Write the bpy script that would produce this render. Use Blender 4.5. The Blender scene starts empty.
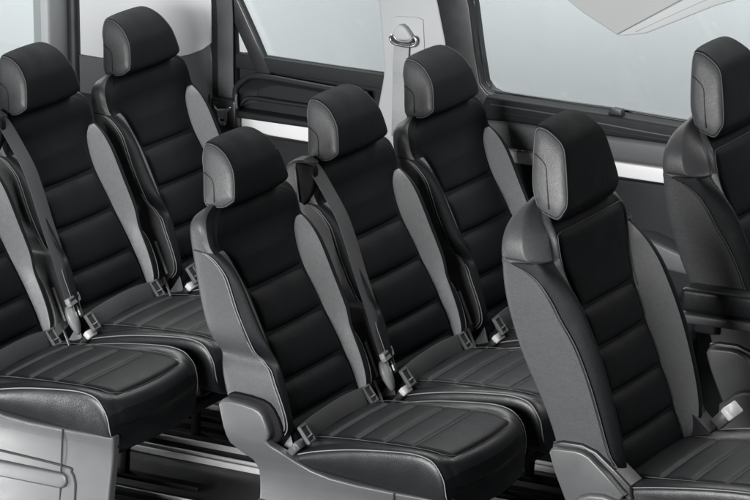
import bpy, bmesh, math, random
from mathutils import Vector, Matrix
random.seed(7)
S = bpy.context.scene
COL = S.collection

# ------------------------------------------------------------------ helpers
def interp(tab, z):
    """smooth (monotone-ish cubic) interpolation in a table of (z, value), sorted by z"""
    if z <= tab[0][0]: return tab[0][1]
    if z >= tab[-1][0]: return tab[-1][1]
    for i in range(len(tab) - 1):
        z0, a = tab[i]; z1, b = tab[i + 1]
        if z0 <= z <= z1:
            t = (z - z0) / (z1 - z0)
            m0 = (b - tab[i - 1][1]) / (z1 - tab[i - 1][0]) if i > 0 else (b - a) / (z1 - z0)
            m1 = (tab[i + 2][1] - a) / (tab[i + 2][0] - z0) if i + 2 < len(tab) else (b - a) / (z1 - z0)
            h = z1 - z0
            return ((2*t**3 - 3*t*t + 1) * a + (t**3 - 2*t*t + t) * h * m0 + (-2*t**3 + 3*t*t) * b + (t**3 - t*t) * h * m1)

def link(name, me, mat, parent=None, smooth=True, mods=()):
    o = bpy.data.objects.new(name, me); COL.objects.link(o)
    if mat is not None:
        me.materials.clear(); me.materials.append(mat)
    if smooth:
        for p in me.polygons: p.use_smooth = True
    if parent is not None: o.parent = parent
    return o

def mesh(name, verts, faces, mat, parent=None, smooth=True, subsurf=0, fix=True):
    me = bpy.data.meshes.new(name)
    bm = bmesh.new()
    vs = [bm.verts.new(v) for v in verts]
    for f in faces:
        try: bm.faces.new([vs[i] for i in f])
        except ValueError: pass
    if fix: bmesh.ops.recalc_face_normals(bm, faces=bm.faces)
    bm.to_mesh(me); bm.free()
    o = link(name, me, mat, parent, smooth)
    if subsurf:
        m = o.modifiers.new('smooth', 'SUBSURF'); m.levels = subsurf; m.render_levels = subsurf
    return o

def loft(rings, cap=True):
    n = len(rings[0]); V = [p for r in rings for p in r]; F = []
    for i in range(len(rings) - 1):
        for j in range(n):
            F.append((i*n + j, i*n + (j+1) % n, (i+1)*n + (j+1) % n, (i+1)*n + j))
    if cap:
        F.append(tuple(range(n))[::-1]); F.append(tuple((len(rings)-1)*n + j for j in range(n)))
    return V, F

def catmull(pts, k=6, closed=False):
    P = [Vector(p) for p in pts]; n = len(P); out = []
    rng = range(n if closed else n - 1)
    for i in rng:
        if closed: a, b, c, d = P[(i-1) % n], P[i], P[(i+1) % n], P[(i+2) % n]
        else: a, b, c, d = P[max(i-1, 0)], P[i], P[i+1], P[min(i+2, n-1)]
        for s in range(k):
            t = s / k
            out.append(0.5*((2*b) + (c-a)*t + (2*a - 5*b + 4*c - d)*t*t + (3*b - a - 3*c + d)*t**3))
    if not closed: out.append(P[-1])
    return out

def tube_geo(pts, r, n=8, closed=False):
    pts = [Vector(p) for p in pts]; m = len(pts); V = []; F = []
    prev = None
    for i in range(m):
        t = (pts[(i+1) % m] - pts[i-1]) if closed else (pts[min(i+1, m-1)] - pts[max(i-1, 0)])
        t = t.normalized() if t.length > 1e-9 else Vector((1, 0, 0))
        if prev is None:
            u = t.cross(Vector((0, 0, 1)))
            if u.length < 1e-3: u = t.cross(Vector((0, 1, 0)))
        else: u = prev - t * prev.dot(t)
        u.normalize(); prev = u; w = t.cross(u)
        for j in range(n):
            a = 2*math.pi*j/n
            V.append(pts[i] + u*(r*math.cos(a)) + w*(r*math.sin(a)))
    for i in range(m if closed else m - 1):
        for j in range(n):
            F.append((i*n + j, i*n + (j+1) % n, ((i+1) % m)*n + (j+1) % n, ((i+1) % m)*n + j))
    if not closed:
        F.append(tuple(range(n))[::-1]); F.append(tuple((m-1)*n + j for j in range(n)))
    return V, F

def merge(*geos):
    V = []; F = []
    for v, f in geos:
        b = len(V); V += list(v); F += [tuple(i + b for i in g) for g in f]
    return V, F

def tube(name, pts, r, mat, parent, k=5, n=8, closed=False):
    V, F = tube_geo(catmull(pts, k, closed), r, n, closed)
    return mesh(name, V, F, mat, parent)

def ribbon(name, pts, width, thick, mat, parent, wdir=(0, 1, 0), k=6):
    P = catmull(pts, k); rings = []
    for i, p in enumerate(P):
        t = (P[min(i+1, len(P)-1)] - P[max(i-1, 0)]).normalized()
        w = Vector(wdir); w = (w - t * w.dot(t)).normalized(); nrm = t.cross(w)
        hw, ht = width/2, thick/2
        rings.append([p + w*hw*a + nrm*ht*b for a, b in ((-1, -.6), (-.94, -1), (.94, -1), (1, -.6), (1, .6), (.94, 1), (-.94, 1), (-1, .6))])
    V, F = loft(rings)
    return mesh(name, V, F, mat, parent)

def plate_bm(poly, y0, y1, bevel=0.0, segs=3, round_k=0, sharp=None):
    """outline poly in (x,z) made into a slab between y0 (near side) and y1, its near edges rounded"""
    if round_k: poly = [(p.x, p.z) for p in catmull([(x, 0, z) for x, z in poly], round_k, True)]
    bm = bmesh.new()
    a = [bm.verts.new((x, y0, z)) for x, z in poly]
    b = [bm.verts.new((x, y1, z)) for x, z in poly]
    n = len(poly)
    f0 = bm.faces.new(a); bm.faces.new(b[::-1])
    for i in range(n): bm.faces.new((a[i], b[i], b[(i+1) % n], a[(i+1) % n]))
    bmesh.ops.recalc_face_normals(bm, faces=bm.faces)
    if bevel:
        bmesh.ops.bevel(bm, geom=list(f0.edges), offset=bevel, segments=segs, affect='EDGES', profile=.5, clamp_overlap=True)
    return bm

def plate(name, poly, y0, y1, mat, parent, bevel=0.0, segs=3, round_k=0, smooth=False):
    bm = plate_bm(poly, y0, y1, bevel, segs, round_k)
    bmesh.ops.triangulate(bm, faces=[f for f in bm.faces if len(f.verts) > 4])
    me = bpy.data.meshes.new(name); bm.to_mesh(me); bm.free()
    o = link(name, me, mat, parent, False)
    if bevel or smooth:
        for p in me.polygons: p.use_smooth = True
        me.set_sharp_from_angle(angle=math.radians(32))
    return o

def rbox_geo(c, s, b=.004, segs=2, rot=None):
    bm = bmesh.new()
    bmesh.ops.create_cube(bm, size=1)
    for v in bm.verts: v.co = Vector((v.co.x*s[0], v.co.y*s[1], v.co.z*s[2]))
    if b: bmesh.ops.bevel(bm, geom=list(bm.edges), offset=b, segments=segs, affect='EDGES', profile=.5, clamp_overlap=True)
    M = Matrix.Translation(c) @ (rot.to_4x4() if rot else Matrix())
    bm.transform(M)
    V = [v.co.copy() for v in bm.verts]; bm.verts.index_update()
    F = [tuple(v.index for v in f.verts) for f in bm.faces]
    bm.free(); return V, F

def rbox(name, c, s, mat, parent, b=.004, segs=2, rot=None):
    V, F = rbox_geo(c, s, b, segs, rot)
    o = mesh(name, V, F, mat, parent)
    o.data.set_sharp_from_angle(angle=math.radians(50))
    return o

def empty(name, loc, label=None, cat=None, group=None):
    o = bpy.data.objects.new(name, None); COL.objects.link(o); o.location = loc
    o.empty_display_size = .1
    if label: o['label'] = label
    if cat: o['category'] = cat
    if group: o['group'] = group
    return o

# ------------------------------------------------------------------ materials
def new_mat(name):
    m = bpy.data.materials.new(name); m.use_nodes = True
    nt = m.node_tree; b = nt.nodes['Principled BSDF']
    return m, nt, b

def texco(nt):
    tc = nt.nodes.new('ShaderNodeTexCoord'); return tc.outputs['Object']

def simple(name, col, rough=.5, metal=0.0, spec=.5, grain=0.0, grain_scale=300, var=0.0, var_scale=25):
    m, nt, b = new_mat(name)
    b.inputs['Base Color'].default_value = (*col, 1); b.inputs['Roughness'].default_value = rough
    b.inputs['Metallic'].default_value = metal; b.inputs['Specular IOR Level'].default_value = spec
    co = texco(nt)
    if grain:
        n = nt.nodes.new('ShaderNodeTexNoise'); n.inputs['Scale'].default_value = grain_scale; n.inputs['Detail'].default_value = 3
        nt.links.new(co, n.inputs['Vector'])
        bp = nt.nodes.new('ShaderNodeBump'); bp.inputs['Strength'].default_value = grain; bp.inputs['Distance'].default_value = .001
        nt.links.new(n.outputs['Fac'], bp.inputs['Height']); nt.links.new(bp.outputs['Normal'], b.inputs['Normal'])
    if var:
        n2 = nt.nodes.new('ShaderNodeTexNoise'); n2.inputs['Scale'].default_value = var_scale; n2.inputs['Detail'].default_value = 5
        nt.links.new(co, n2.inputs['Vector'])
        mr = nt.nodes.new('ShaderNodeMapRange'); mr.inputs['To Min'].default_value = rough*(1-var); mr.inputs['To Max'].default_value = rough*(1+var)
        nt.links.new(n2.outputs['Fac'], mr.inputs['Value']); nt.links.new(mr.outputs['Result'], b.inputs['Roughness'])
    return m

def leather(name, col, rough=.44, bump=.17, spec=.32):
    m, nt, b = new_mat(name)
    co = texco(nt)
    vo = nt.nodes.new('ShaderNodeTexVoronoi'); vo.feature = 'DISTANCE_TO_EDGE'; vo.inputs['Scale'].default_value = 190
    no = nt.nodes.new('ShaderNodeTexNoise'); no.inputs['Scale'].default_value = 130; no.inputs['Detail'].default_value = 5
    wr = nt.nodes.new('ShaderNodeTexNoise'); wr.inputs['Scale'].default_value = 16; wr.inputs['Detail'].default_value = 6; wr.inputs['Distortion'].default_value = .2
    nt.links.new(co, no.inputs['Vector']); nt.links.new(co, wr.inputs['Vector'])
    mixv = nt.nodes.new('ShaderNodeMixRGB'); mixv.inputs['Fac'].default_value = .012
    nt.links.new(co, mixv.inputs['Color1']); nt.links.new(no.outputs['Color'], mixv.inputs['Color2'])
    nt.links.new(mixv.outputs['Color'], vo.inputs['Vector'])
    mr = nt.nodes.new('ShaderNodeMapRange'); mr.inputs['From Max'].default_value = .25
    nt.links.new(vo.outputs['Distance'], mr.inputs['Value'])
    ad = nt.nodes.new('ShaderNodeMath'); ad.operation = 'ADD'
    nt.links.new(mr.outputs['Result'], ad.inputs[0])
    m2 = nt.nodes.new('ShaderNodeMath'); m2.operation = 'MULTIPLY'; m2.inputs[1].default_value = 1.1
    nt.links.new(no.outputs['Fac'], m2.inputs[0]); nt.links.new(m2.outputs[0], ad.inputs[1])
    bp = nt.nodes.new('ShaderNodeBump'); bp.inputs['Strength'].default_value = bump; bp.inputs['Distance'].default_value = .0009
    nt.links.new(ad.outputs[0], bp.inputs['Height'])
    b2 = nt.nodes.new('ShaderNodeBump'); b2.inputs['Strength'].default_value = .24; b2.inputs['Distance'].default_value = .006
    nt.links.new(wr.outputs['Fac'], b2.inputs['Height']); nt.links.new(bp.outputs['Normal'], b2.inputs['Normal'])
    nt.links.new(b2.outputs['Normal'], b.inputs['Normal'])
    cr = nt.nodes.new('ShaderNodeMapRange'); cr.inputs['From Min'].default_value = .3; cr.inputs['From Max'].default_value = .7
    cr.inputs['To Min'].default_value = .92; cr.inputs['To Max'].default_value = 1.08
    nt.links.new(no.outputs['Fac'], cr.inputs['Value'])
    mc = nt.nodes.new('ShaderNodeVectorMath'); mc.operation = 'SCALE'; mc.inputs[0].default_value = col
    nt.links.new(cr.outputs['Result'], mc.inputs['Scale']); nt.links.new(mc.outputs['Vector'], b.inputs['Base Color'])
    rr = nt.nodes.new('ShaderNodeMapRange'); rr.inputs['To Min'].default_value = rough*.8; rr.inputs['To Max'].default_value = rough*1.25
    nt.links.new(wr.outputs['Fac'], rr.inputs['Value']); nt.links.new(rr.outputs['Result'], b.inputs['Roughness'])
    b.inputs['Specular IOR Level'].default_value = spec
    return m

def woven(name, col, scale=420, rough=.85, spec=.2):
    m, nt, b = new_mat(name)
    co = texco(nt)
    w1 = nt.nodes.new('ShaderNodeTexWave'); w1.bands_direction = 'Z'; w1.inputs['Scale'].default_value = scale/6.28; w1.inputs['Distortion'].default_value = 1.5
    w2 = nt.nodes.new('ShaderNodeTexWave'); w2.bands_direction = 'Y'; w2.inputs['Scale'].default_value = scale/6.28; w2.inputs['Distortion'].default_value = 1.5
    no = nt.nodes.new('ShaderNodeTexNoise'); no.inputs['Scale'].default_value = 90; no.inputs['Detail'].default_value = 6
    for n in (w1, w2, no): nt.links.new(co, n.inputs['Vector'])
    a = nt.nodes.new('ShaderNodeMath'); a.operation = 'ADD'
    nt.links.new(w1.outputs['Fac'], a.inputs[0]); nt.links.new(w2.outputs['Fac'], a.inputs[1])
    a2 = nt.nodes.new('ShaderNodeMath'); a2.operation = 'ADD'
    nt.links.new(a.outputs[0], a2.inputs[0]); nt.links.new(no.outputs['Fac'], a2.inputs[1])
    bp = nt.nodes.new('ShaderNodeBump'); bp.inputs['Strength'].default_value = .5; bp.inputs['Distance'].default_value = .0006
    nt.links.new(a2.outputs[0], bp.inputs['Height']); nt.links.new(bp.outputs['Normal'], b.inputs['Normal'])
    cr = nt.nodes.new('ShaderNodeMapRange'); cr.inputs['From Min'].default_value = .5; cr.inputs['From Max'].default_value = 2.2
    cr.inputs['To Min'].default_value = .8; cr.inputs['To Max'].default_value = 1.2
    nt.links.new(a2.outputs[0], cr.inputs['Value'])
    mc = nt.nodes.new('ShaderNodeVectorMath'); mc.operation = 'SCALE'; mc.inputs[0].default_value = col
    nt.links.new(cr.outputs['Result'], mc.inputs['Scale']); nt.links.new(mc.outputs['Vector'], b.inputs['Base Color'])
    b.inputs['Roughness'].default_value = rough; b.inputs['Specular IOR Level'].default_value = spec
    return m

M = {}
M['leather'] = leather('black_leather', (.046, .0475, .050))
M['insert'] = leather('black_centre_leather', (.0042, .0056, .0068), .58, .14, .09)
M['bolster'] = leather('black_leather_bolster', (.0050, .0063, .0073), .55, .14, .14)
M['grey_leather'] = leather('grey_leather', (.043, .0445, .0465), .44)
M['cushion_leather'] = leather('black_cushion_leather', (.011, .0124, .0138), .36, .13, .42)
M['cushion_centre'] = leather('black_cushion_centre_leather', (.0052, .0065, .0076), .48, .16, .22)
M['wing_leather_lit'] = leather('grey_wing_leather_lit', (.15, .154, .158), .38)  # grey wings, lifted above the other grey leather to carry lit brightness
M['stitch'] = simple('grey_thread', (.15, .152, .155), .6, grain=.4, grain_scale=600)
M['seam'] = simple('dark_thread', (.042, .043, .045), .6, grain=.4, grain_scale=600)
M['groove'] = simple('near_black_thread', (.012, .012, .013), .8, grain=.3)  # near-black tone for seams, creases and panel joints
M['grey_plastic'] = simple('grey_plastic', (.058, .060, .062), .40, grain=.18, grain_scale=500, var=.2)
M['black_plastic'] = simple('black_plastic', (.014, .015, .017), .38, grain=.15, grain_scale=450, var=.25)
M['trim_black'] = simple('moulded_dark_trim', (.0125, .0138, .015), .55, spec=.16, grain=.35, grain_scale=380, var=.25)
M['trim_grey'] = simple('moulded_grey_trim', (.068, .071, .074), .5, spec=.3, grain=.3, grain_scale=380, var=.2)
M['pale'] = simple('pale_headliner_trim', (.31, .322, .33), .6, grain=.25, grain_scale=300, var=.15)
M['silver'] = simple('satin_silver_trim', (.55, .555, .56), .35, spec=.5, grain=.08, grain_scale=200, var=.2)
M['metal'] = simple('steel', (.62, .62, .62), .28, metal=1.0, grain=.1, grain_scale=150, var=.3)
M['belt'] = woven('belt_webbing', (.046, .048, .051), 900, .6, .4)
M['rubber'] = simple('black_rubber', (.004, .004, .005), .6, spec=.12, grain=.3)
M['carpet'] = simple('dark_floor_mat', (.022, .023, .025), .6, spec=.3, grain=.8, grain_scale=260, var=.2)
M['white_plastic'] = simple('white_label_plastic', (.5, .5, .5), .4, grain=.05)
M['corner_pale'] = simple('rear_corner_trim', (.45, .465, .475), .6, grain=.15, grain_scale=300, var=.15)
M['belt_grey'] = woven('grey_belt_webbing', (.24, .25, .255), 900, .6, .4)
M['lap_belt'] = woven('dark_belt_webbing', (.030, .032, .034), 900, .6, .4)
M['light_plastic'] = simple('light_grey_plastic', (.22, .225, .23), .4, grain=.1)
M['streak_pale'] = simple('reflection_streak_paint', (.36, .375, .38), .6, grain=.2, grain_scale=300, var=.15)  # painted tone of the bright reflection streak at the front window
M['reflection_grey'] = simple('grey_reflection_paint', (.30, .31, .315), .6, grain=.2, grain_scale=300, var=.15)  # painted tone of the grey reflection above the streak
M['backdrop'] = simple('studio_backdrop_paint', (.342, .360, .370), .9, spec=.1, grain=.02, grain_scale=4)

def glass_mat():
    m, nt, b = new_mat('window_glass')
    nt.nodes.remove(b); out = nt.nodes['Material Output']
    tr = nt.nodes.new('ShaderNodeBsdfTransparent'); tr.inputs['Color'].default_value = (.93, .95, .95, 1)
    gl = nt.nodes.new('ShaderNodeBsdfGlossy'); gl.inputs['Roughness'].default_value = .03
    no = nt.nodes.new('ShaderNodeTexNoise'); no.inputs['Scale'].default_value = 2.5
    nt.links.new(texco(nt), no.inputs['Vector'])
    mr = nt.nodes.new('ShaderNodeMapRange'); mr.inputs['To Min'].default_value = .03; mr.inputs['To Max'].default_value = .07
    nt.links.new(no.outputs['Fac'], mr.inputs['Value'])
    mx = nt.nodes.new('ShaderNodeMixShader')
    nt.links.new(mr.outputs['Result'], mx.inputs['Fac']); nt.links.new(tr.outputs[0], mx.inputs[1]); nt.links.new(gl.outputs[0], mx.inputs[2])
    nt.links.new(mx.outputs[0], out.inputs['Surface'])
    return m
M['glass'] = glass_mat()

# ------------------------------------------------------------------ seat builder
FLOOR = .08

def backrest(T, root):
    """T: tables in seat coordinates (x forward, y lateral, z height)"""
    levels = T['levels']; rings = []
    for z in levels:
        xb, xs, xi = interp(T['xb'], z), interp(T['xs'], z), interp(T['xi'], z)
        W, wi, yc, xc, rec = (interp(T[k], z) for k in ('W', 'wi', 'yc', 'xc', 'rec'))
        d = max(xs - xb, .004)
        sm = min(interp(T['sm'], z), xs - .006) if z < T['bolster_top'] + .0005 else xs - .008
        e = sm - xb; fl = interp(T['flat'], z)
        h = [(xb - .004, 0), (xb - .003, W*.55), (xb + min(.002, d*.1), W - .016), (xb + min(.008, max(e, .004)*.3), W - .004), (xb + min(.024, e*.55), W - .001),
             (xb + e*.8, W), (sm, W), (sm + .45*(xs - sm), W - .0005), (xs, W - .003),
             (xs + .45*(xc - xs), W - .3*(W - yc)), (xc - .002, yc + .4*(W - yc)*.5), (xc, yc), (xc - .002*(1 - fl), yc - .006),
             (.5*(xc + xi) - .001*(1 - fl), .5*(yc + wi)), (xi + .003*(1 - fl), wi + .006), (xi - rec*.6 + .001, wi), (xi - rec, wi - .010), (xi - rec, wi*.5), (xi - rec, 0)]
        full = [Vector((x, y, z)) for x, y in h] + [Vector((x, -y, z)) for x, y in h[-2:0:-1]]
        rings.append(full)
    # close the top by shrinking
    c = sum(rings[-1], Vector()) / len(rings[-1])
    for s, dz in ((.7, .006), (.3, .008)):
        rings.append([c + (p - c)*s + Vector((0, 0, dz)) for p in rings[-1]] if s == .7 else [c + (p - c)*s + Vector((0, 0, .008)) for p in rings[len(levels)-1]])
    V, F = loft(rings)
    n = len(rings[0]); top = T['bolster_top']; i0 = T['shade_from']
    main, m_i = [], []; bol = {1: [], -1: []}; b_i = {1: [], -1: []}
    for f in F:
        if len(f) != 4: main.append(f); m_i.append(0); continue
        js = sorted({q % n for q in f}); lv = min(f) // n
        j = js[0] if js[1] - js[0] == 1 else js[1]            # segment j -> j+1
        k = j if j < 18 else n - 1 - j
        zz = levels[lv] if lv < len(levels) else 9
        if 6 <= k <= 14 and zz < top:
            sg = 1 if j < 18 else -1
            bol[sg].append(f); b_i[sg].append(0 if k <= 11 else 1)
        else:
            main.append(f); m_i.append(1 if (k >= i0 and zz >= top - .001) or (k > 14) else 0)  # shoulder fronts above the seam get black leather as painted shade
    def part(name, faces, idx, mats):
        used = sorted({q for f in faces for q in f}); mp = {q: i for i, q in enumerate(used)}
        me = bpy.data.meshes.new(name); me.from_pydata([V[q] for q in used], [], [[mp[q] for q in f] for f in faces])
        for m in mats: me.materials.append(m)
        for p, i in zip(me.polygons, idx): p.material_index = i; p.use_smooth = True
        o = bpy.data.objects.new(name, me); COL.objects.link(o); o.parent = root
        md = o.modifiers.new('smooth', 'SUBSURF'); md.levels = md.render_levels = 2
        return o
    for sg in (1, -1): part('bolster', bol[sg], b_i[sg], (M['bolster'], M['wing_leather_lit']))
    return part('backrest', main, m_i, (M['leather'], M['insert']))

def back_insert(T, root):
    z0, z1 = T['ins_z']; NZ, NY = 110, 30; V = []; F = []
    gl = T['seams']
    for i in range(NZ + 1):
        z = z0 + (z1 - z0)*i/NZ
        w = interp(T['wi'], z) - .004; xi = interp(T['xi'], z); rec = interp(T['rec'], z)
        g = 0
        for s in gl:
            g += .0085*math.exp(-((z - s)/.0045)**2) + .006*math.exp(-((z - s)/.013)**2)
        ez = min(1, (z - z0)/.02, (z1 - z)/.018); ez = math.sqrt(max(0, 1 - (1 - ez)**2))
        for j in range(NY + 1):
            u = -1 + 2*j/NY; u = math.copysign(abs(u)**.8, u)
            e = min(1, (1 - abs(u))*w/.016); e = math.sqrt(max(0, 1 - (1 - e)**2))
            dep = (rec + .004)*(1 - min(e, ez))
            gg = g*min(1, (1 - abs(u))*w/.02 + .3)
            fl = interp(T['flat'], z)
            zz = sorted([T['ins_z'][0]] + gl + [T['ins_z'][1] + .05]); pf = 0
            for a_, b_ in zip(zz, zz[1:]):
                if a_ <= z <= b_: pf = .0065*math.sin(math.pi*(z - a_)/(b_ - a_))**.7
            x = xi + pf*(1 - u**4)*(1 - fl) + .002 - .0005*fl - dep*(1 - .6*fl) - gg + .003*(1 - u*u)*(1 - fl)
            V.append((x, u*w, z))
    for i in range(NZ):
        for j in range(NY):
            a = i*(NY+1) + j; F.append((a, a+1, a+NY+2, a+NY+1))
    return mesh('back_insert', V, F, M['insert'], root)

def piping(T, root, name='piping', mat='stitch', double=True, zr=None, r=.0012):
    out = []
    for s in (-1, 1):
        g = []
        for off in ((-.0085, -.0005) if double else (-.002,)):
            pts = []
            for (z, x) in T['seamline']:
                W = interp(T['W'], z)
                pts.append((x + off, s*(W + .0012 + (.0008 if off > -.002 else 0)), z))
            g.append(tube_geo(catmull(pts, 4), r, 6))
        V, F = merge(*g)
        out.append(mesh(name, V, F, M[mat], root))
    return out

def headrest(T, root):
    P = T['head']; h = T['head_half']
    c = Vector((sum(p[0] for p in P)/len(P), 0, sum(p[1] for p in P)/len(P)))
    prof = [(p.x, p.z) for p in catmull([(x, 0, z) for x, z in P], 3, True)]
    st = [(-1.0, .955), (-.985, .985), (-.955, 1.0), (-.90, 1.012), (-.75, 1.03), (-.45, 1.045), (0, 1.05)]
    st = st + [(-u, s) for u, s in st[-2::-1]]
    rings = []
    for u, s in st:
        ring = []
        for x, z in prof:
            zz = c.z + (z - c.z)*s
            ring.append(Vector((c.x + (x - c.x)*(s + .3*(s - 1)), u*h(zz), zz)))
        rings.append(ring)
    V, F = loft(rings)
    o = mesh('headrest', V, F, M['insert'], root, subsurf=1)
    for sg in (-1, 1):
        # side panel: slightly domed cap
        rr = []
        for s, off in ((.93, -.004), (.925, .0015), (.88, .0045), (.6, .007), (.25, .008)):
            rr.append([Vector((c.x + (x - c.x)*s, sg*(h(c.z + (z - c.z)*s) + off - .001), c.z + (z - c.z)*s)) for x, z in prof])
        V, F = loft(rr, cap=False)
        n = len(prof); F.append(tuple(range((len(rr)-1)*n, len(rr)*n)))
        mesh('side_panel', V, F, M['grey_leather'], o)
        pts = [Vector((c.x + (x - c.x)*.945, sg*(h(c.z + (z - c.z)*.945) + .0005), c.z + (z - c.z)*.945)) for x, z in prof]
        V, F = tube_geo(pts, .0016, 6, True)
        mesh('piping', V, F, M['seam'], o)
        cr = T['crease']
        pts = catmull([(x, sg*(h(z) + .0068), z) for x, z in cr], 5)
        V, F = tube_geo(pts, .0014, 6)
        mesh('crease_seam', V, F, M['groove'], o)
    # posts
    zb, xp = T['post']
    for sg in (-1, 1):
        V, F = tube_geo([(xp - .014, sg*.055, zb - .045), (xp - .006, sg*.055, zb), (xp, sg*.055, zb + .05)], .0065, 10)
        p = mesh('post', V, F, M['metal'], o)
        V, F = loft([[(xp - .008 + r*math.cos(a*math.pi/6), sg*.055 + r*math.sin(a*math.pi/6), zb + dz) for a in range(12)] for r, dz in ((.016, -.012), (.016, 0), (.013, .004), (.007, .004))])
        mesh('post_collar', V, F, M['metal'] if T.get('chrome_collar') else M['black_plastic'], o)
    return o

def cushion(T, root):
    rings = []
    X = T['cx']
    for x in X:
        zi, zc, W, yc, wi, zl, rec = (interp(T[k], x) for k in ('czi', 'czc', 'cW', 'cyc', 'cwi', 'czl', 'crec'))
        f = max(0, (x - T['cfront'][0])/(T['cfront'][1] - T['cfront'][0]))
        def P(y, z): return Vector((x + T['bow']*f*(1 - (y/W)**2), y, z))
        h = [(0, zl), (W*.6, zl), (W - .05, zl + .001), (W - .026, zl + .008), (W - .010, zl + .28*(zc - zl)), (W, zl + .62*(zc - zl)), (W - .001, zc - .012),
             (W - .009, zc - .002), (yc, zc), (yc - .014, zc - .003), (wi + .010, .35*zc + .65*zi), (wi + .003, zi), (wi - .002, zi - rec*.7), (wi - .012, zi - rec), (wi*.5, zi - rec), (0, zi - rec)]
        rings.append([P(y, z) for y, z in h] + [P(-y, z) for y, z in h[-2:0:-1]])
    V, F = loft(rings)
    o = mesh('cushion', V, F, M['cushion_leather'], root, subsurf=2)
    o.data.materials.append(M['bolster'])  # front face in black leather, its shade put into the colour
    n = len(rings[0]); k = next(i for i, x in enumerate(X) if x > T['cshade'] - .001)
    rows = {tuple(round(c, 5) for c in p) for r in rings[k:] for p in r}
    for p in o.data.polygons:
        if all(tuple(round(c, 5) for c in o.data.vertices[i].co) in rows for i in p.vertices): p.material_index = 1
    return o

def cushion_insert(T, root):
    x0, x1 = T['cins_x']; NX, NY = 110, 28; V = []; F = []
    for i in range(NX + 1):
        x = x0 + (x1 - x0)*i/NX
        w = interp(T['cwi'], x) - .003; zi = interp(T['czi'], x)
        f = max(0, (x - T['cfront'][0])/(T['cfront'][1] - T['cfront'][0]))
        g = sum(.006*math.exp(-((x - s)/.004)**2) + .0018*math.exp(-((x - s)/.011)**2) for s in T['cseams'])
        ex = min(1, (x - x0)/.02, (x1 - x)/.014); ex = math.sqrt(max(0, 1 - (1 - ex)**2))
        for j in range(NY + 1):
            u = -1 + 2*j/NY; u = math.copysign(abs(u)**.8, u)
            e = min(1, (1 - abs(u))*w/.014); e = math.sqrt(max(0, 1 - (1 - e)**2))
            gg = g*min(1, (1 - abs(u))*w/.02 + .2)
            z = zi + .004 - .008*(1 - min(e, ex)) - gg + .004*(1 - u*u)
            V.append((x + T['bow']*f*(1 - (u*w/interp(T['cW'], x))**2), u*w, z))
    for i in range(NX):
        for j in range(NY):
            a = i*(NY+1) + j; F.append((a, a+1, a+NY+2, a+NY+1))
    o = mesh('cushion_insert', V, F, M['cushion_centre'], root)
    # stitched border of the insert
    pts = []
    def bp(x, u):
        w = interp(T['cwi'], x) + .002; zi = interp(T['czi'], x)
        f = max(0, (x - T['cfront'][0])/(T['cfront'][1] - T['cfront'][0]))
        return (x + T['bow']*f*(1 - (u*w/interp(T['cW'], x))**2), u*w, zi + .0035)
    n = 14
    for i in range(n + 1): pts.append(bp(x0 + .03 + (x1 - .012 - x0 - .03)*i/n, -1))
    for i in range(1, 12): pts.append(bp(x1 + .002, -1 + 2*i/12))
    for i in range(n + 1): pts.append(bp(x1 - .012 - (x1 - .012 - x0 - .03)*i/n, 1))
    tube('stitching', pts, .0008, M['seam'], o, k=3, n=6)
    return o

def cushion_piping(T, root, mat, r=.0015):
    o = []
    for s in (-1, 1):
        pts = []
        for x in T['cpip']:
            W, zc = interp(T['cW'], x), interp(T['czc'], x)
            pts.append((x + .001, s*(W - .0045), zc - .0045))
        for (x, dy, z) in T['cpip_end']: pts.append((x, s*(interp(T['cW'], .55) + dy), z))
        o.append(tube('cushion_piping', pts, r, M[mat], root, k=4, n=6))
    return o

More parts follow.
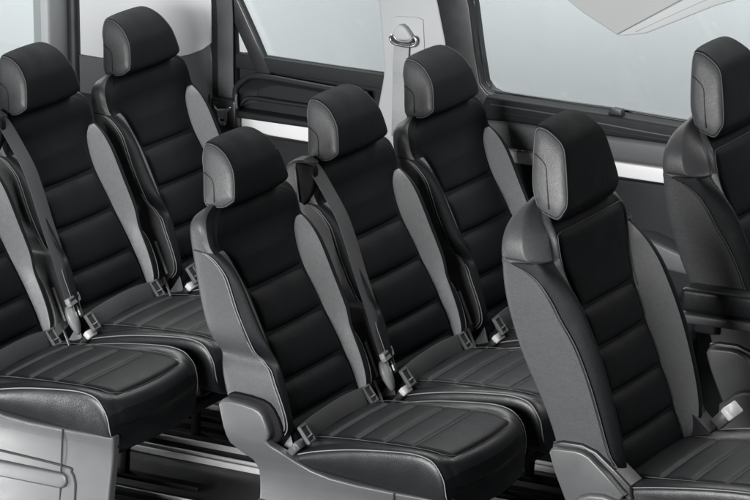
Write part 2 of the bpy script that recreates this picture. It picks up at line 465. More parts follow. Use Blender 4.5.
# ---- the small rear-row seat
A = dict(
 bolster_top=.912, shade_from=9,
 levels=[.44, .455, .48, .505, .53, .56, .59, .617, .635, .65, .66, .67, .682, .70, .73, .765, .80, .83, .855, .875, .89, .903, .912, .920, .935, .950, .964, .976, .986, .994, 1.000, 1.004],
 xb=[(.44, .085), (.48, .068), (.571, .042), (.672, .016), (.77, -.016), (.911, -.043), (.965, -.047), (.982, -.046), (.994, -.040), (1.004, -.028)],
 xs=[(.44, .15), (.484, .195), (.504, .213), (.534, .216), (.573, .205), (.617, .186), (.645, .170), (.660, .150), (.668, .141), (.695, .128), (.774, .096), (.821, .078), (.862, .062), (.89, .042), (.905, .024), (.915, .016), (.93, .004), (.95, .0), (.976, -.006), (.99, -.012), (1.004, -.020)],
 xi=[(.44, .225), (.5, .205), (.6, .172), (.71, .122), (.81, .070), (.85, .050), (.889, .034), (.93, .024), (.955, .020), (.976, .013), (.99, .004), (1.004, -.010)],
 xc=[(.44, .17), (.484, .205), (.51, .222), (.573, .211), (.617, .197), (.66, .180), (.713, .156), (.774, .126), (.821, .105), (.862, .084), (.89, .062), (.905, .043), (.915, .026), (.93, .021), (.955, .016), (.976, .008), (.99, -.002), (1.004, -.014)],
 sm=[(.44, .148), (.484, .193), (.504, .211), (.534, .214), (.573, .203), (.617, .184), (.645, .168), (.660, .148), (.668, .139), (.695, .126), (.774, .094), (.821, .076), (.862, .060), (.89, .036), (.905, .012), (.912, .002)],
 W=[(.44, .186), (.5, .193), (.6, .196), (.635, .190), (.650, .183), (.664, .177), (.678, .181), (.695, .196), (.72, .206), (.75, .206), (.8, .205), (.9, .205), (.94, .207), (.955, .208), (.968, .207), (.978, .203), (.988, .194), (.996, .178), (1.004, .145)],
 yc=[(.44, .168), (.55, .178), (.66, .172), (.7, .186), (.8, .191), (.89, .191), (.91, .192), (.92, .193), (.95, .190), (.976, .178), (.99, .157), (1.004, .115)],
 wi=[(.44, .168), (.50, .165), (.56, .157), (.62, .147), (.70, .136), (.80, .128), (.83, .130), (.87, .140), (.895, .150), (.915, .168), (.94, .176), (.965, .168), (.985, .145), (1.004, .10)],
 rec=[(.44, .004), (.86, .004), (.93, .001), (.985, .0), (1.03, 0)],
 ins_z=(.462, .992), flat=[(.88, 0), (.93, 1), (1.0, 1)], seams=[.806, .708, .603, .52],
 seamline=[(.911, .006), (.902, .024), (.89, .039), (.862, .062), (.821, .078), (.774, .096), (.695, .128), (.668, .141), (.655, .156), (.645, .170), (.617, .186), (.573, .205), (.534, .216), (.508, .2145), (.49, .2)],
 head=[(-.069, 1.129), (-.063, 1.141), (-.039, 1.139), (-.009, 1.123), (.015, 1.096), (.026, 1.072), (.035, 1.025), (.028, 1.012), (.007, .999), (-.026, .997), (-.047, 1.006), (-.060, 1.073), (-.069, 1.104)],
 head_half=lambda z: .1275 - .040*(z - 1.0)/.14,
 crease=[(-.0565, 1.0745), (-.046, 1.070), (-.034, 1.064), (-.026, 1.055), (-.0225, 1.042), (-.017, 1.012)],
 post=(1.018, -.02),
 cx=[.16, .175, .20, .24, .28, .33, .38, .43, .48, .53, .57, .595, .611, .622, .630, .6345, .637],
 czi=[(.16, .455), (.22, .474), (.28, .490), (.40, .502), (.52, .508), (.57, .507), (.595, .503), (.611, .496), (.622, .485), (.630, .470), (.637, .435)],
 czc=[(.16, .43), (.24, .462), (.295, .480), (.386, .500), (.475, .512), (.546, .518), (.58, .515), (.60, .507), (.614, .495), (.624, .480), (.631, .462), (.637, .430)],
 cW=[(.16, .19), (.24, .203), (.55, .206), (.60, .205), (.622, .2035), (.632, .200), (.637, .193)],
 cyc=[(.16, .17), (.55, .182), (.62, .180), (.637, .172)],
 cwi=[(.16, .145), (.50, .152), (.60, .150), (.653, .14)],
 czl=[(.16, .415), (.30, .408), (.45, .395), (.55, .375), (.62, .365), (.637, .37)],
 crec=[(.16, .004), (.585, .004), (.602, 0), (.66, 0)], cshade=.6305,
 cfront=(.42, .637), bow=.032, cins_x=(.20, .607), cseams=[.300, .372, .443, .511],
 cpip=[.245, .27, .30, .35, .40, .45, .50, .55, .585, .605], cpip_end=[(.622, -.0045, .480), (.631, -.0065, .458), (.6345, -.0085, .43), (.6350, -.016, .405)],
)

SHIELD = [(.048, .556), (.050, .563), (.058, .570), (.081, .572), (.115, .570), (.146, .565), (.160, .559), (.170, .549), (.180, .528), (.186, .508), (.184, .497), (.178, .487), (.186, .478), (.21, .466), (.245, .444), (.283, .426), (.33, .415), (.40, .410), (.50, .409), (.645, .411), (.641, .38), (.636, .285), (.632, .09), (.136, .09), (.137, .34), (.135, .405), (.125, .425), (.098, .442), (.073, .464), (.060, .505)]

def side_shield(root):
    def off(z): return interp([(.09, .0), (.20, .012), (.30, .028), (.36, .036), (.40, .034), (.43, .024), (.46, .010), (.49, .0), (.60, .0)], z)
    def bend(o):
        for v in o.data.vertices: v.co.y += off(v.co.z)
    bm = plate_bm(SHIELD, -.229, -.203, .007, 4)
    for i in range(24):
        bmesh.ops.bisect_plane(bm, geom=bm.verts[:] + bm.edges[:] + bm.faces[:], plane_co=(0, 0, .10 + i*.0175), plane_no=(0, 0, 1), dist=1e-5)
    bmesh.ops.triangulate(bm, faces=[f for f in bm.faces if len(f.verts) > 4])
    me = bpy.data.meshes.new('side_shield'); bm.to_mesh(me); bm.free()
    o = link('side_shield', me, M['grey_plastic'], root, False)
    for p in me.polygons: p.use_smooth = True
    me.set_sharp_from_angle(angle=math.radians(40))
    # black backing housing of the recliner
    plate('recliner_housing', [(.052, .545), (.062, .578), (.09, .584), (.155, .578), (.184, .560), (.205, .515), (.200, .484), (.13, .45), (.07, .48)], -.2045, -.150, M['rubber'], root, .006, 3, 2)
    bend(o)
    # moulded ridge and split line of the base
    rd = tube('ridge', [(.137, -.2295, .328), (.30, -.2295, .324), (.505, -.2295, .316), (.525, -.2295, .306), (.536, -.2295, .288), (.540, -.2295, .255), (.541, -.2295, .10)], .0032, M['groove'], o, 5, 8)
    mo = plate('moulding', [(.14, .302), (.14, .262), (.50, .262), (.512, .268), (.518, .28), (.514, .294), (.505, .300)], -.238, -.2285, M['grey_plastic'], o, .006, 4)
    V, F = tube_geo([(.500, -.229, .408), (.497, -.229, .25), (.495, -.229, .092)], .0022, 8)
    pg = mesh('panel_gap', V, F, M['groove'], o)
    for q in (rd, mo, pg): bend(q)
    return o

def seat_base(root, W=.17, x0=.17, x1=.60):
    g = []
    for y in (-W, W):
        for xa, xz in ((x0 + .03, x0 - .01), (x1 - .24, x1 - .26)):
            g.append(tube_geo([(xa, y, .38), (.5*(xa + xz), y, .25), (xz, y, FLOOR + .03)], .013, 10))
        g.append(rbox_geo(((x0 + x1)/2 - .02, y, FLOOR + .030), (x1 - x0 - .02, .034, .016), .005))
    g.append(rbox_geo(((x0 + x1)/2, 0, .375), (x1 - x0 - .03, 2*W + .02, .04), .008))
    g.append(rbox_geo((x1 - .09, 0, .30), (.03, 2*W, .03), .006))
    V, F = merge(*g)
    return mesh('seat_frame', V, F, M['rubber'], root, smooth=False)

def lap_belt(root):
    """webbing lying along the seam between cushion and backrest, an open steel-edged buckle at each end"""
    P = [(.252, -.190, .503), (.250, -.11, .511), (.246, 0, .514), (.240, .09, .508), (.226, .165, .494)]
    w = ribbon('lap_belt', P, .046, .003, M['lap_belt'], root, wdir=(-.45, 0, .9), k=5)
    for (c, ang) in (((.260, -.190, .506), .12), ((.230, .158, .496), .1)):
        rot = Matrix.Rotation(ang, 3, 'Z') @ Matrix.Rotation(.95, 3, 'Y')
        fr = []
        # open rectangular frame
        L, B, t = .041, .031, .0058
        for (dx, dy, sx, sy) in ((-L/2, 0, t, B), (L/2, 0, t, B), (0, -B/2, L + t, t), (0, B/2, L + t, t)):
            v, f = rbox_geo((dx, dy, .006), (sx, sy, .009), .002, 2)
            fr.append(([Vector(c) + rot @ Vector(q) for q in v], f))
        V, F = merge(*fr)
        b = mesh('buckle', V, F, M['trim_grey'], w, smooth=False)
        v, f = rbox_geo((0, 0, .003), (L - .006, B - .006, .006), .001, 1)
        mesh('buckle_slot', [Vector(c) + rot @ Vector(q) for q in v], f, M['black_plastic'], w, smooth=False)
        v, f = rbox_geo((L*.18, 0, .0105), (.004, B - .004, .003), .001, 1)
        mesh('buckle_bar', [Vector(c) + rot @ Vector(q) for q in v], f, M['metal'], w, smooth=False)
    return w

def buckle_stalk(root, base, top, col='grey_plastic', cap='white_plastic', w=.03, name='buckle_stalk'):
    b, t = Vector(base), Vector(top); d = (t - b); L = d.length; d.normalize()
    u = d.cross(Vector((0, 1, 0))).normalized(); y = u.cross(d)
    def sl(a0, a1, hw, hd):
        return loft([[b + d*a + y*(sx*hw*k) + u*(sy*hd*k) for sx, sy in ((-1, -.8), (-.9, -1), (.9, -1), (1, -.8), (1, .8), (.9, 1), (-.9, 1), (-1, .8))] for a, k in ((a0, .97), (a0 + .0015, 1), (a1 - .0015, 1), (a1, .96))])
    V, F = sl(0, L*.78, w*.5, w*.28)
    o = mesh(name, V, F, M[col], root)
    V, F = sl(L*.78, L, w*.52, w*.30)
    mesh('release_button', V, F, M[cap], o)
    return o

def recline_levers(root):
    """thin bright levers and anchors low between two seats"""
    g = [tube_geo(catmull([(.152, -.197, .585), (.170, -.199, .545), (.188, -.199, .502)], 5), .0035, 8)]
    V, F = merge(*g); mesh('recline_lever', V, F, M['silver'], root)
    V, F = tube_geo(catmull([(.180, -.204, .492), (.194, -.204, .462), (.207, -.204, .430)], 4), .0032, 8)
    mesh('fold_lever', V, F, M['silver'], root)

def shoulder_belt(root, side_y=-.190):
    # raised corner with the belt outlet
    plate('belt_housing', [(-.066, .93), (-.070, .985), (-.062, 1.004), (-.045, 1.016), (-.020, 1.019), (.0, 1.008), (-.004, .93)], -.2095, -.160, M['leather'], root, .012, 4)
    P = [(-.036, 1.0), (-.026, 1.014), (.008, 1.012), (.020, 1.0), (.016, .955), (.0, .917), (-.022, .914)]
    bz = plate('belt_bezel', P, -.2135, -.196, M['rubber'], root, .006, 3, 2)
    pts = [(-.033, -.2145, .998), (-.027, -.2145, .955), (-.021, -.2145, .916)]
    V, F = tube_geo(catmull(pts, 4), .0028, 8); mesh('bezel_edge', V, F, M['stitch'], bz)
    y = side_y
    pts = [(-.008, y + .004, 1.006), (.012, y, .992), (.045, y, .946), (.082, y, .888), (.106, y, .831), (.135, y, .747), (.166, y, .663), (.184, y, .610), (.199, y, .570), (.203, y, .561)]
    b = ribbon('seat_belt', pts, .047, .0025, M['belt'], root, wdir=(.12, 1, 0), k=5)
    # tongue: black moulded head with a steel tip
    c = Vector((.206, y, .561)); d = Vector((.42, 0, -.9)).normalized(); yv = Vector((-.2, .98, 0)).normalized(); n = yv.cross(d)
    def quadstrip(ws, th):
        return loft([[c + d*a + yv*(sx*hw) + n*(sy*th) for sx, sy in ((-1, -1), (1, -1), (1, 1), (-1, 1))] for a, hw in ws])
    V, F = quadstrip([(-.008, .033), (.004, .034), (.013, .030)], .006)
    t = mesh('tongue', V, F, M['light_plastic'], b, smooth=False)
    V, F = quadstrip([(-.003, .026), (.003, .026)], .0068); mesh('tongue_slot', V, F, M['black_plastic'], t, smooth=False)
    c2 = yv*.014
    V, F = loft([[c + c2 + d*a + yv*(sx*hw) + n*(sy*.002) for sx, sy in ((-1, -1), (1, -1), (1, 1), (-1, 1))] for a, hw in ((.012, .014), (.022, .010), (.032, .008), (.046, .009), (.052, .006))])
    mesh('tongue_tip', V, F, M['metal'], t, smooth=False)
    # rounded buckle head standing behind the tongue
    c3 = Vector((.203, y - .010, .533))
    rings = []
    for a, k in ((0, .55), (.010, .82), (.024, 1), (.040, .97), (.058, .78), (.072, .5), (.078, .2)):
        rings.append([c3 + d*(a - .012) + yv*(.024*k*math.cos(q*math.pi/8)) + n*(.013*k*math.sin(q*math.pi/8)) for q in range(16)])
    V, F = loft(rings); mesh('buckle_head', V, F, M['light_plastic'], root)

def shoulder_seams(root):
    for s in (-1, 1):
        tube('shoulder_seam', [(-.028, s*.2050, .914), (-.016, s*.2060, .9135), (-.004, s*.2060, .9125), (.006, s*.2055, .912)], .0014, M['groove'], root, 4, 6)

def small_seat(name, label, group, shield=False, belt=False):
    r = empty(name, (0, 0, 0), label, 'seat', group)
    backrest(A, r); back_insert(A, r); piping(A, r); headrest(A, r)
    cushion(A, r); cushion_insert(A, r); cushion_piping(A, r, 'stitch')
    seat_base(r); lap_belt(r); shoulder_seams(r)
    if shield:
        side_shield(r)
        buckle_stalk(r, (.212, -.180, .446), (.248, -.186, .484), 'grey_plastic', 'grey_plastic', .034)
    else:
        recline_levers(r)
        buckle_stalk(r, (.235, -.200, .440), (.270, -.203, .486), 'black_plastic', 'white_plastic', .032)
    if belt: shoulder_belt(r)
    return r

def copy_tree(o, parent=None):
    c = o.copy(); COL.objects.link(c)
    if parent is not None: c.parent = parent
    for ch in list(o.children): copy_tree(ch, c)
    return c

ROW = .9111; PITCH = .48
G = 'small leather seats in two rows of three'
near = small_seat('passenger_seat', 'small black leather seat with a rounded grey recliner cover at the foot of its backrest', G, shield=True)
mid = small_seat('passenger_seat', 'belted black leather seat standing beside the seat with the rounded grey recliner cover', G, belt=True)
far = small_seat('passenger_seat', 'small black leather seat whose headrest stands before the pale pillar with the belt loop', G)
near.location = (0, -PITCH, 0); far.location = (0, PITCH, 0)
for src, y, lab in ((near, -PITCH, 'leather seat cut off by the photo edge, its cushion on a pale moulded grey base'),
                    (mid, 0, 'belted black leather seat whose headrest stands before the grey tailgate upright'),
                    (far, PITCH, 'small black leather seat in the rear corner beside the hanging wall belt')):
    c = copy_tree(src); c.location = (-ROW, y, 0); c['label'] = lab

# ---- the large front seat
B = dict(
 bolster_top=.993, shade_from=99,
 levels=[.47, .485, .51, .54, .575, .61, .65, .70, .75, .79, .83, .87, .905, .935, .957, .972, .983, .991, .996, 1.001, 1.006, 1.02, 1.04, 1.06, 1.08, 1.095, 1.106, 1.113],
 xb=[(.47, .085), (.5, .075), (.594, .048), (.626, .040), (.707, .003), (.774, -.031), (.834, -.054), (.91, -.077), (.993, -.088), (1.048, -.090), (1.085, -.084), (1.106, -.066), (1.114, -.055)],
 xs=[(.47, .16), (.5, .200), (.53, .212), (.551, .213), (.576, .200), (.616, .186), (.683, .166), (.749, .143), (.82, .111), (.877, .073), (.915, .050), (.952, .028), (.98, .018), (.993, .010), (1.001, -.012), (1.02, -.022), (1.04, -.026), (1.06, -.032), (1.08, -.042), (1.095, -.050), (1.113, -.056)],
 sm=[(.47, .158), (.5, .198), (.53, .210), (.553, .211), (.576, .198), (.616, .184), (.683, .164), (.749, .141), (.82, .109), (.877, .071), (.915, .048), (.952, .018), (.972, -.012), (.984, -.048), (.993, -.076)],
 xi=[(.47, .20), (.5, .195), (.575, .175), (.68, .145), (.78, .107), (.872, .072), (.94, .046), (1.0, .033), (1.045, .024), (1.06, .010), (1.08, -.014), (1.095, -.031), (1.113, -.048)],
 xc=[(.47, .18), (.5, .205), (.54, .222), (.58, .219), (.616, .212), (.683, .196), (.749, .177), (.82, .151), (.877, .124), (.915, .104), (.952, .073), (.972, .051), (.992, .030), (1.001, .026), (1.04, .013), (1.06, -.004), (1.08, -.026), (1.113, -.052)],
 W=[(.47, .215), (.55, .228), (.65, .235), (.9, .237), (.98, .2355), (.994, .2335), (1.002, .236), (1.02, .2355), (1.04, .231), (1.06, .219), (1.08, .199), (1.095, .177), (1.106, .15), (1.114, .11)],
 yc=[(.47, .18), (.6, .206), (.8, .211), (.95, .208), (.985, .202), (1.002, .190), (1.04, .182), (1.08, .155), (1.113, .08)],
 wi=[(.47, .160), (.53, .156), (.60, .146), (.68, .137), (.74, .133), (.86, .134), (.90, .142), (.95, .155), (1.0, .166), (1.045, .164), (1.07, .15), (1.113, .07)],
 rec=[(.47, .004), (1.035, .004), (1.05, .0), (1.12, 0)],
 ins_z=(.50, 1.048), flat=[(1.04, 0), (1.06, 1)], seams=[.872, .780, .680, .578],
 seamline=[(.992, -.066), (.988, -.055), (.984, -.044), (.972, -.010), (.952, .020), (.915, .050), (.877, .073), (.82, .111), (.749, .143), (.683, .166), (.616, .186), (.576, .199), (.553, .213), (.53, .212)],
 head=[(-.074, 1.240), (-.074, 1.258), (-.068, 1.270), (-.043, 1.266), (-.011, 1.247), (.005, 1.229), (.014, 1.200), (.024, 1.155), (.032, 1.108), (.026, 1.088), (.012, 1.070), (-.015, 1.076), (-.037, 1.085), (-.052, 1.109), (-.063, 1.140), (-.071, 1.2)],
 head_half=lambda z: .141 - .055*(z - 1.06)/.21,
 crease=[(-.0655, 1.210), (-.052, 1.203), (-.038, 1.193), (-.030, 1.180), (-.025, 1.155), (-.012, 1.095)],
 post=(1.088, -.045), chrome_collar=True,
 cx=[.15, .17, .20, .24, .29, .35, .41, .47, .53, .58, .61, .632, .648, .658, .664, .667],
 czi=[(.15, .500), (.25, .512), (.42, .530), (.53, .540), (.58, .538), (.61, .530), (.64, .508), (.667, .44)],
 czc=[(.15, .490), (.233, .513), (.296, .526), (.417, .545), (.536, .556), (.59, .552), (.62, .537), (.645, .505), (.667, .44)],
 cW=[(.15, .215), (.24, .232), (.55, .236), (.62, .232), (.667, .20)],
 cyc=[(.15, .19), (.55, .205), (.62, .20), (.667, .18)],
 cwi=[(.15, .15), (.50, .165), (.60, .165), (.667, .15)],
 czl=[(.15, .42), (.60, .42), (.667, .41)],
 crec=[(.15, .004), (.595, .004), (.612, 0), (.67, 0)], cshade=.66,
 cfront=(.42, .667), bow=.03, cins_x=(.19, .615), cseams=[.285, .365, .445, .525],
 cpip=[.20, .233, .296, .35, .417, .48, .536, .58, .61], cpip_end=[(.635, -.006, .51), (.65, -.01, .47), (.656, -.014, .43)],
)
def front_seat(label, group):
    r = empty('front_seat', (0, 0, 0), label, 'front seat', group)
    backrest(B, r); back_insert(B, r); headrest(B, r)
    piping(B, r, 'piping', 'seam', True, r=.0014)
    # seam round the upper edge of the centre panel
    pts = []
    for z in (.86, .90, .95, .99, 1.02, 1.04): pts.append((interp(B['xi'], z) + .0025, -interp(B['wi'], z) - .004, z))
    top = [(interp(B['xi'], 1.049) + .002, y, 1.049) for y in (-.155, -.08, 0, .08, .155)]
    tube('panel_seam', pts + top + [(x, -y, z) for x, y, z in pts[::-1]], .0009, M['seam'], r, 4, 6)
    # seam under the shoulders
    for s in (-1, 1):
        tube('shoulder_seam', [(-.068, s*.2345, .9985), (-.03, s*.2362, .9985), (.0, s*.2352, .9975), (.020, s*.218, .9968), (.030, s*.190, .996)], .0016, M['groove'], r, 4, 6)
    cushion(B, r); cushion_insert(B, r); cushion_piping(B, r, 'stitch', .0014)
    seat_base(r, .18, .14, .60)
    # angular grey recliner cover and side shield
    cv = [(.058, .572), (.062, .580), (.07, .585), (.122, .588), (.140, .586), (.158, .579), (.200, .545), (.246, .503), (.225, .475), (.14, .44), (.105, .455), (.072, .528)]
    for s in (-1, 1):
        y0, y1 = (-.262, -.232)
        o = plate('recliner_cover', cv, y0, y1, M['grey_plastic'], r, .006, 4)
        h = plate('recliner_housing', [(.05, .55), (.056, .588), (.08, .596), (.13, .597), (.165, .586), (.21, .552), (.25, .52), (.26, .47), (.15, .42), (.09, .45)], -.2395, -.18, M['black_plastic'], r, .006, 3)
        if s == 1:
            for q in (o, h): q.data.transform(Matrix.Scale(-1, 4, (0, 1, 0))); q.data.flip_normals()
    plate('side_shield', [(.10, .45), (.14, .487), (.165, .497), (.20, .500), (.30, .478), (.45, .45), (.64, .44), (.62, .30), (.16, .30), (.10, .38)], -.275, -.225, M['grey_plastic'], r, .010, 4)
    return r
X1 = .8315; Y1 = -.4068; S1 = .8315
G2 = 'large front seats'
f1 = front_seat('large black leather front seat with tall headrest, its whole backrest in view and no armrest', G2)
f1.location = (X1, Y1, 0)
f2 = copy_tree(f1); f2.location = (X1, Y1 + S1, 0)
f2['label'] = 'large front seat cut by the photo edge, with a padded black armrest'
# buckle beside the near front seat
buckle_stalk(f1, (.232, .250, .512), (.280, .246, .562), 'grey_plastic', 'silver', .054)
# armrest of the far front seat
arm = rbox('armrest', (.17, -.262, .709), (.34, .062, .062), M['cushion_leather'], f2, .014, 4, Matrix.Rotation(-.02, 3, 'Y'))
rbox('armrest_shell', (.17, -.262, .664), (.35, .068, .024), M['grey_plastic'], arm, .006, 3, Matrix.Rotation(-.02, 3, 'Y'))
rbox('hinge', (.05, -.24, .66), (.06, .03, .09), M['black_plastic'], arm, .008)

# ------------------------------------------------------------------ the van's far side
YW = .857
wall = empty('van_side', (0, YW, FLOOR), 'far side of the van interior with wide windows, dark ledge and silver strip', 'van body')
def wp(name, poly, y0, y1, mat, bevel=0, parent=None, **k):
    o = plate(name, poly, y0, y1, mat, None, bevel, **k)
    p = parent or wall
    o.parent = p
    if p is wall: o.data.transform(Matrix.Translation((0, -YW, -FLOOR)))
    else: o.data.transform(Matrix.Translation((0, -YW, -FLOOR)))
    return o
def wt(name, pts, r, mat, parent=None, k=5, n=8):
    o = tube(name, pts, r, M[mat], parent or wall, k, n)
    o.data.transform(Matrix.Translation((0, -YW, -FLOOR))); return o
TOP = 1.42
# lower dark lining, in panels
wp('lower_lining', [(-1.37, .09), (1.7, .09), (1.7, .80), (.30, .785), (-.05, .775), (-.60, .735), (-.80, .735), (-.93, .80), (-1.37, .80)], .858, .90, M['trim_black'])
# silver strip
wp('trim_strip', [(-.850, .7865), (-.846, .763), (-.80, .7535), (-.742, .7465), (-.626, .744), (-.35, .752), (.0, .768), (.285, .7725), (.436, .772), (1.7, .772), (1.7, .812), (.285, .811), (0, .801), (-.35, .791), (-.629, .787)], .846, .880, M['silver'], .004)
# shelf and tray on the rear part
wp('tray_lining', [(-.925, .80), (-.925, .958), (-.395, .954), (-.41, .80), (-.60, .788), (-.83, .788)], .866, .90, M['trim_black'])
wp('lip', [(-.848, .811), (-.850, .796), (-.846, .790), (-.62, .790), (-.42, .792), (-.42, .808), (-.62, .8085)], .822, .8655, M['trim_black'], .006)
rim = [(-.842, .818), (-.842, .866), (-.832, .884), (-.815, .899), (-.788, .9135), (-.72, .9155), (-.569, .909), (-.47, .907), (-.425, .906)]
wt('tray_rim', [(x, .828, z) for x, z in rim], .0085, 'trim_black', k=5, n=10)
wt('tray_edge', [(-.832, .838, .822), (-.826, .842, .836), (-.80, .846, .846), (-.70, .846, .8455), (-.56, .846, .845), (-.42, .846, .844)], .006, 'trim_black', k=5, n=10)
# bowl of the tray: from the rim back to the lining
rp = catmull([(x, .828, z) for x, z in rim], 4); n = len(rp)
V = []; F = []
for k, (dy, sc) in enumerate(((0, 0), (.012, .12), (.028, .25), (.036, .45))):
    for p in rp:
        cx, cz = -.60, .850
        x = p.x + min(.12, abs(p.x - cx))*(1 if p.x < cx else 0)*sc*.9; z = p.z + (cz - p.z)*sc
        V.append((x, p.y + dy, z))
for k in range(3):
    for j in range(n - 1): F.append((k*n + j, k*n + j + 1, (k+1)*n + j + 1, (k+1)*n + j))
o = mesh('storage_tray', V, F, M['trim_black'], wall); o.data.transform(Matrix.Translation((0, -YW, -FLOOR)))
wp('window_sill', [(-.925, .955), (-.925, .966), (-.80, .965), (-.385, .961), (-.36, .952), (-.36, .92), (-.925, .925)], .848, .8655, M['trim_black'], .004)
# pillars
wp('pale_pillar', [(-.47, TOP), (-.401, 1.163), (-.3905, 1.06), (-.384, .985), (-.386, .955), (-.405, .86), (-.41, .76), (-.12, .76), (-.13, .86), (-.155, .93), (-.183, .983), (-.197, 1.08), (-.221, 1.183), (-.30, TOP)], .842, .89, M['pale'], .008, smooth=True)
wp('pillar_foot', [(-.345, .75), (-.335, .82), (-.28, .885), (-.235, .925), (-.185, .985), (-.158, .935), (-.135, .87), (-.125, .75)], .834, .8405, M['trim_grey'], .005)
wp('dark_pillar', [(-.305, TOP), (-.2215, 1.183), (-.1975, 1.08), (-.1835, .983), (-.155, .930), (-.085, .875), (-.05, .895), (-.04, .944), (-.07, .955), (-.088, .975), (-.104, 1.06), (-.122, 1.18), (-.19, TOP)], .838, .895, M['black_plastic'], .006)
# ledge below the front window
wp('window_sill', [(-.088, .88), (-.06, .949), (-.02, .9485), (.139, .9465), (.3, .9455), (.458, .940), (1.0, .925), (1.7, .91), (1.7, .868), (.466, .886), (.311, .885), (-.008, .886)], .815, .875, M['trim_black'], .010, smooth=True)
wt('sill_line', [(-.045, .8145, .930), (.158, .8145, .926), (.301, .8145, .918), (.50, .8145, .910), (1.0, .8145, .90)], .0022, 'trim_grey')
wt('sill_line', [(-.035, .8145, .912), (.158, .8145, .908), (.301, .8145, .904), (.50, .8145, .899), (1.0, .8145, .89)], .0022, 'groove')
wp('door_capping', [(-.12, .80), (-.10, .8795), (-.05, .884), (.311, .883), (.466, .884), (1.7, .866), (1.7, .816), (.436, .815), (.285, .814), (0, .806)], .832, .875, M['trim_grey'], .016, smooth=True)
wp('sill_latch', [(.298, .9465), (.303, .956), (.311, .963), (.337, .960), (.340, .9455)], .815, .835, M['black_plastic'], .002)
wp('door_lining', [(.30, .30), (.30, .752), (.315, .766), (.44, .768), (1.6, .768), (1.6, .30)], .846, .8575, M['trim_black'], .004)
wp('door_armrest', [(.385, .60), (.395, .640), (.43, .640), (.60, .59), (.60, .55), (.43, .565)], .78, .845, M['trim_grey'], .010, smooth=True)
# windows
def window(poly, y=.872):
    o = wp('window_pane', poly, y, y + .005, M['glass'])
    return o
window([(-.862, .955), (-.375, .95), (-.385, 1.06), (-.46, TOP), (-.95, TOP), (-.862, 1.15)])
window([(-.10, .93), (1.7, .90), (1.7, TOP), (-.20, TOP)])
wt('window_seal', [(-.884, .868, 1.16), (-.880, .868, .967), (-.82, .868, .9655), (-.392, .868, .9615), (-.387, .868, .975), (-.3935, .868, 1.06), (-.405, .868, 1.16)], .0035, 'black_plastic', k=3)
wt('window_seal', [(-.128, .868, 1.19), (-.106, .868, 1.062), (-.093, .868, .985), (-.078, .868, .962), (-.05, .868, .951), (.139, .868, .9475), (.30, .868, .947), (.458, .868, .942), (1.0, .868, .928)], .005, 'black_plastic', k=4)
wp('window_strut', [(-.935, 1.22), (-.893, 1.111), (-.84, 1.02), (-.783, .915), (-.738, .915), (-.79, 1.02), (-.842, 1.117), (-.90, 1.23)], .846, .870, M['black_plastic'], .005)
# rear corner lining
wp('corner_lining', [(-1.369, TOP), (-1.369, .884), (-1.298, .8825), (-1.18, .893), (-1.062, .910), (-1.007, .925), (-.962, .945), (-.936, .965), (-.930, 1.105), (-.96, TOP)], .850, .89, M['corner_pale'], .005, smooth=True)
wp('corner_foot', [(-1.372, .79), (-1.372, .9035), (-1.298, .9015), (-1.18, .912), (-1.062, .929), (-1.007, .944), (-.962, .964), (-.935, .984), (-.92, .9), (-.915, .79)], .846, .88, M['trim_grey'], .006, smooth=True)
wp('corner_post', [(-.930, .79), (-.93, 1.10), (-.965, TOP), (-.885, TOP), (-.862, 1.12), (-.853, .97), (-.846, .79)], .8445, .87, M['trim_black'], .006)
# window reflections made as solid shapes: a pale streak and a grey wedge
wp('reflection_streak', [(.304, 1.150), (.487, 1.262), (.75, TOP), (1.0, TOP), (.58, 1.258), (.39, 1.165), (.33, 1.152)], .845, .869, M['streak_pale'], .004, smooth=True)
wt('streak_line', [(.36, .8447, 1.166), (.53, .8447, 1.258), (.78, .8447, 1.385)], .001, 'reflection_grey')
wp('grey_reflection', [(.10, TOP), (.15, 1.232), (.20, 1.200), (.303, 1.1505), (.488, 1.264), (.73, TOP)], .850, .8715, M['reflection_grey'], .004)

# ------------------------------------------------------------------ belts on the wall
wb = empty('seat_belt', (-.876, .84, .79), 'dark belt hanging down the rear corner post with its steel tongue in a black holder', 'seat belt')
def wl(o): o.data.transform(Matrix.Translation((.876, -.84, -.79))); return o
wl(ribbon('webbing', [(-.905, .838, 1.40), (-.880, .836, 1.113), (-.876, .833, .96), (-.874, .830, .838)], .050, .004, M['belt'], wb, wdir=(1, 0, 0), k=5))
h = wl(rbox('holder', (-.873, .825, .800), (.084, .030, .085), M['black_plastic'], wb, .008, 3))
t = wl(plate('tongue', [(-.897, .823), (-.895, .812), (-.886, .806), (-.884, .780), (-.878, .770), (-.860, .771), (-.855, .781), (-.855, .808), (-.846, .815), (-.843, .826), (-.852, .823), (-.857, .818), (-.885, .815), (-.890, .820)], .802, .808, M['metal'], wb, .001))
wl(plate('tongue_slot', [(-.876, .788), (-.876, .782), (-.863, .783), (-.863, .789)], .8005, .803, M['black_plastic'], wb))
for s in ((-.917, .845), (-.829, .857)):
    wl(tube('holder_clip', [(s[0], .812, s[1] + .004), (s[0] + .002, .806, s[1] - .012), (s[0] + .004, .806, s[1] - .035)], .004, M['trim_grey'], wb, 4, 8))

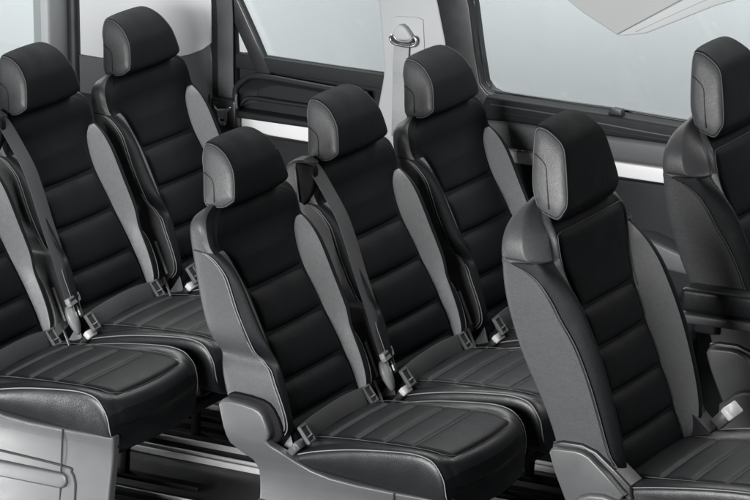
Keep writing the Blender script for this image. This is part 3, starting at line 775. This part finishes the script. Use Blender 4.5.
pb = empty('seat_belt', (-.32, .84, 1.08), 'grey belt passing through the chrome rimmed loop on the pale pillar', 'seat belt')
def pl(o): o.data.transform(Matrix.Translation((.32, -.84, -1.08))); return o
pl(plate('guide_cap', [(-.345, 1.082), (-.340, 1.098), (-.328, 1.110), (-.316, 1.112), (-.305, 1.105), (-.292, 1.090), (-.284, 1.079), (-.298, 1.071), (-.330, 1.069)], .818, .838, M['pale'], pb, .007, 4, 1))
pl(tube('guide_ring', [(-.352, .826, 1.064), (-.354, .826, 1.073), (-.345, .826, 1.079), (-.330, .824, 1.068), (-.300, .824, 1.068), (-.285, .826, 1.080), (-.276, .826, 1.077), (-.277, .826, 1.064), (-.290, .824, 1.056), (-.318, .824, 1.055), (-.342, .824, 1.058), (-.352, .826, 1.064)], .0042, M['metal'], pb, 5, 8))
pl(plate('guide_slot', [(-.344, 1.071), (-.330, 1.066), (-.300, 1.066), (-.287, 1.073), (-.285, 1.066), (-.30, 1.0595), (-.340, 1.0605)], .826, .832, M['black_plastic'], pb, 0))
pl(ribbon('webbing', [(-.318, .828, 1.066), (-.322, .829, 1.04), (-.325, .830, .96), (-.328, .828, .80)], .046, .003, M['belt_grey'], pb, wdir=(1, 0, 0), k=4))
pl(plate('guide_track', [(-.362, 1.12), (-.345, 1.128), (-.28, 1.134), (-.262, 1.128), (-.258, 1.06), (-.262, .95), (-.355, .95)], .8385, .8415, M['pale'], pb, .0015))

# ------------------------------------------------------------------ tailgate at the rear
tg = empty('tailgate', (-1.42, .3, FLOOR), 'closed tailgate behind the rear seats with bright window and grey upright frame', 'tailgate')
def tl(o): o.data.transform(Matrix.Translation((1.42, -.3, -FLOOR))); return o
def rear_plate(name, poly, x0, x1, mat, parent, bevel=0):
    o = plate(name, poly, 0, x0 - x1, mat, parent, bevel)     # poly in (y,z); near face looks forward
    # (x,y,z) -> (x0 - y, x, z)
    for v in o.data.vertices: v.co = Vector((x0 - abs(v.co.y), v.co.x, v.co.z))
    bm = bmesh.new(); bm.from_mesh(o.data); bmesh.ops.recalc_face_normals(bm, faces=bm.faces); bm.to_mesh(o.data); bm.free()
    return tl(o)
rear_plate('upright', [(.745, .75), (.745, TOP), (.856, TOP), (.856, .75)], -1.40, -1.45, M['pale'], tg, .012)
rear_plate('lower_lining', [(-.86, .09), (-.86, .86), (.744, .86), (.744, .75), (.855, .749), (.855, .09)], -1.405, -1.45, M['trim_black'], tg, .006)
rear_plate('window_pane', [(-.84, .861), (-.84, TOP), (.744, TOP), (.744, .861)], -1.425, -1.43, M['glass'], tg)
tl(tube('seal', [(-1.386, .852, .60), (-1.386, .852, 1.0), (-1.386, .852, 1.40)], .021, M['black_plastic'], tg, 3, 8))

# ------------------------------------------------------------------ floor, rails, backdrop
def struct(o, k='structure'): o['kind'] = k; return o
V, F = rbox_geo((.15, 0, FLOOR - .02), (3.1, 1.70, .04), .0)
fl = struct(mesh('floor', V, F, M['carpet'], None, smooth=False))
RL = []
def rail(y, label):
    r = empty('seat_rail', (.1, y, FLOOR), label, 'floor rail', 'long floor rails under the seats')
    V, F = merge(rbox_geo((0, -.016, .008), (2.6, .007, .016), .002), rbox_geo((0, .016, .008), (2.6, .007, .016), .002))
    mesh('rail_lip', V, F, M['silver'], r, smooth=False)
    V, F = rbox_geo((0, 0, .0025), (2.6, .025, .004), 0)
    mesh('rail_channel', V, F, M['black_plastic'], r, smooth=False)
    return r
for y in (-.235, .08, .19, .46): rail(y, 'long dark floor rail with two thin bright lips running under the seats')
# the studio: sweep of pale paper behind the van
bd = []
for i, (y, z) in enumerate([(2.6, 1.05), (2.6, .3), (2.6, -.2), (2.5, -.6), (2.2, -.75), (1.2, -.8)]):
    bd.append([(-7, y, z), (6, y, z)])
V = [p for r in bd for p in r]; F = [(2*i, 2*i+1, 2*i+3, 2*i+2) for i in range(len(bd) - 1)]
o = mesh('backdrop', V, F, M['backdrop'], None); struct(o)

# ------------------------------------------------------------------ light
w = bpy.data.worlds.new('World'); S.world = w; w.use_nodes = True
bg = w.node_tree.nodes['Background']; bg.inputs['Color'].default_value = (.75, .85, 1, 1); bg.inputs['Strength'].default_value = .006
def area(name, loc, target, sx, sy, power, col=(1, 1, 1), spread=math.pi):
    l = bpy.data.lights.new(name, 'AREA'); l.shape = 'RECTANGLE'; l.size = sx; l.size_y = sy; l.energy = power; l.color = col; l.spread = spread
    o = bpy.data.objects.new(name, l); COL.objects.link(o); o.location = loc
    d = Vector(target) - Vector(loc); o.rotation_euler = d.to_track_quat('-Z', 'Y').to_euler()
    return o
area('key_softbox', (.0, -6.0, 2.1), (-.1, 0, .8), 3.4, 1.2, 800, (1, .99, .98))
area('top_softbox', (-1.0, .2, 4.2), (-.2, 0, .8), 1.6, 1.6, 7, (.88, .95, 1))
area('floor_fill', (.15, -1.9, .55), (-.42, 0, .08), .35, .25, 1.3, (1, 1, 1), 1.1)  # unseen fill added to brighten the floor between the rows
area('rim_softbox', (-1.5, 4.6, 3.6), (-.1, 0, .9), 3.6, 1.0, 28, (.86, .95, 1))
area('low_fill', (-1.75, -1.75, .05), (-.62, -.7, .15), .6, .4, 9, (1, 1, 1), 1.5)  # unseen fill added low down to whiten the moulded seat base
area('backdrop_lamp', (.2, 1.5, 2.6), (.2, 2.6, .5), 9.0, .4, 415, (1, .98, .97))
area('rear_backdrop_lamp', (-3.2, 1.5, 2.4), (-3.0, 2.6, .4), 1.2, .4, 40, (1, .99, .985))

# ------------------------------------------------------------------ camera
cam = bpy.data.cameras.new('camera'); co = bpy.data.objects.new('camera', cam); COL.objects.link(co)
co.location = (4.5481, -7.9151, 3.4237)
co.rotation_euler = (math.pi/2 - .2856, 0, .5152)
cam.sensor_width = 36; cam.lens = 36*3851.25/750; cam.clip_end = 60; cam.clip_start = .1
S.camera = co
vs = S.view_settings; vs.view_transform = 'Standard'; vs.look = 'None'; vs.exposure = 0; vs.gamma = 1
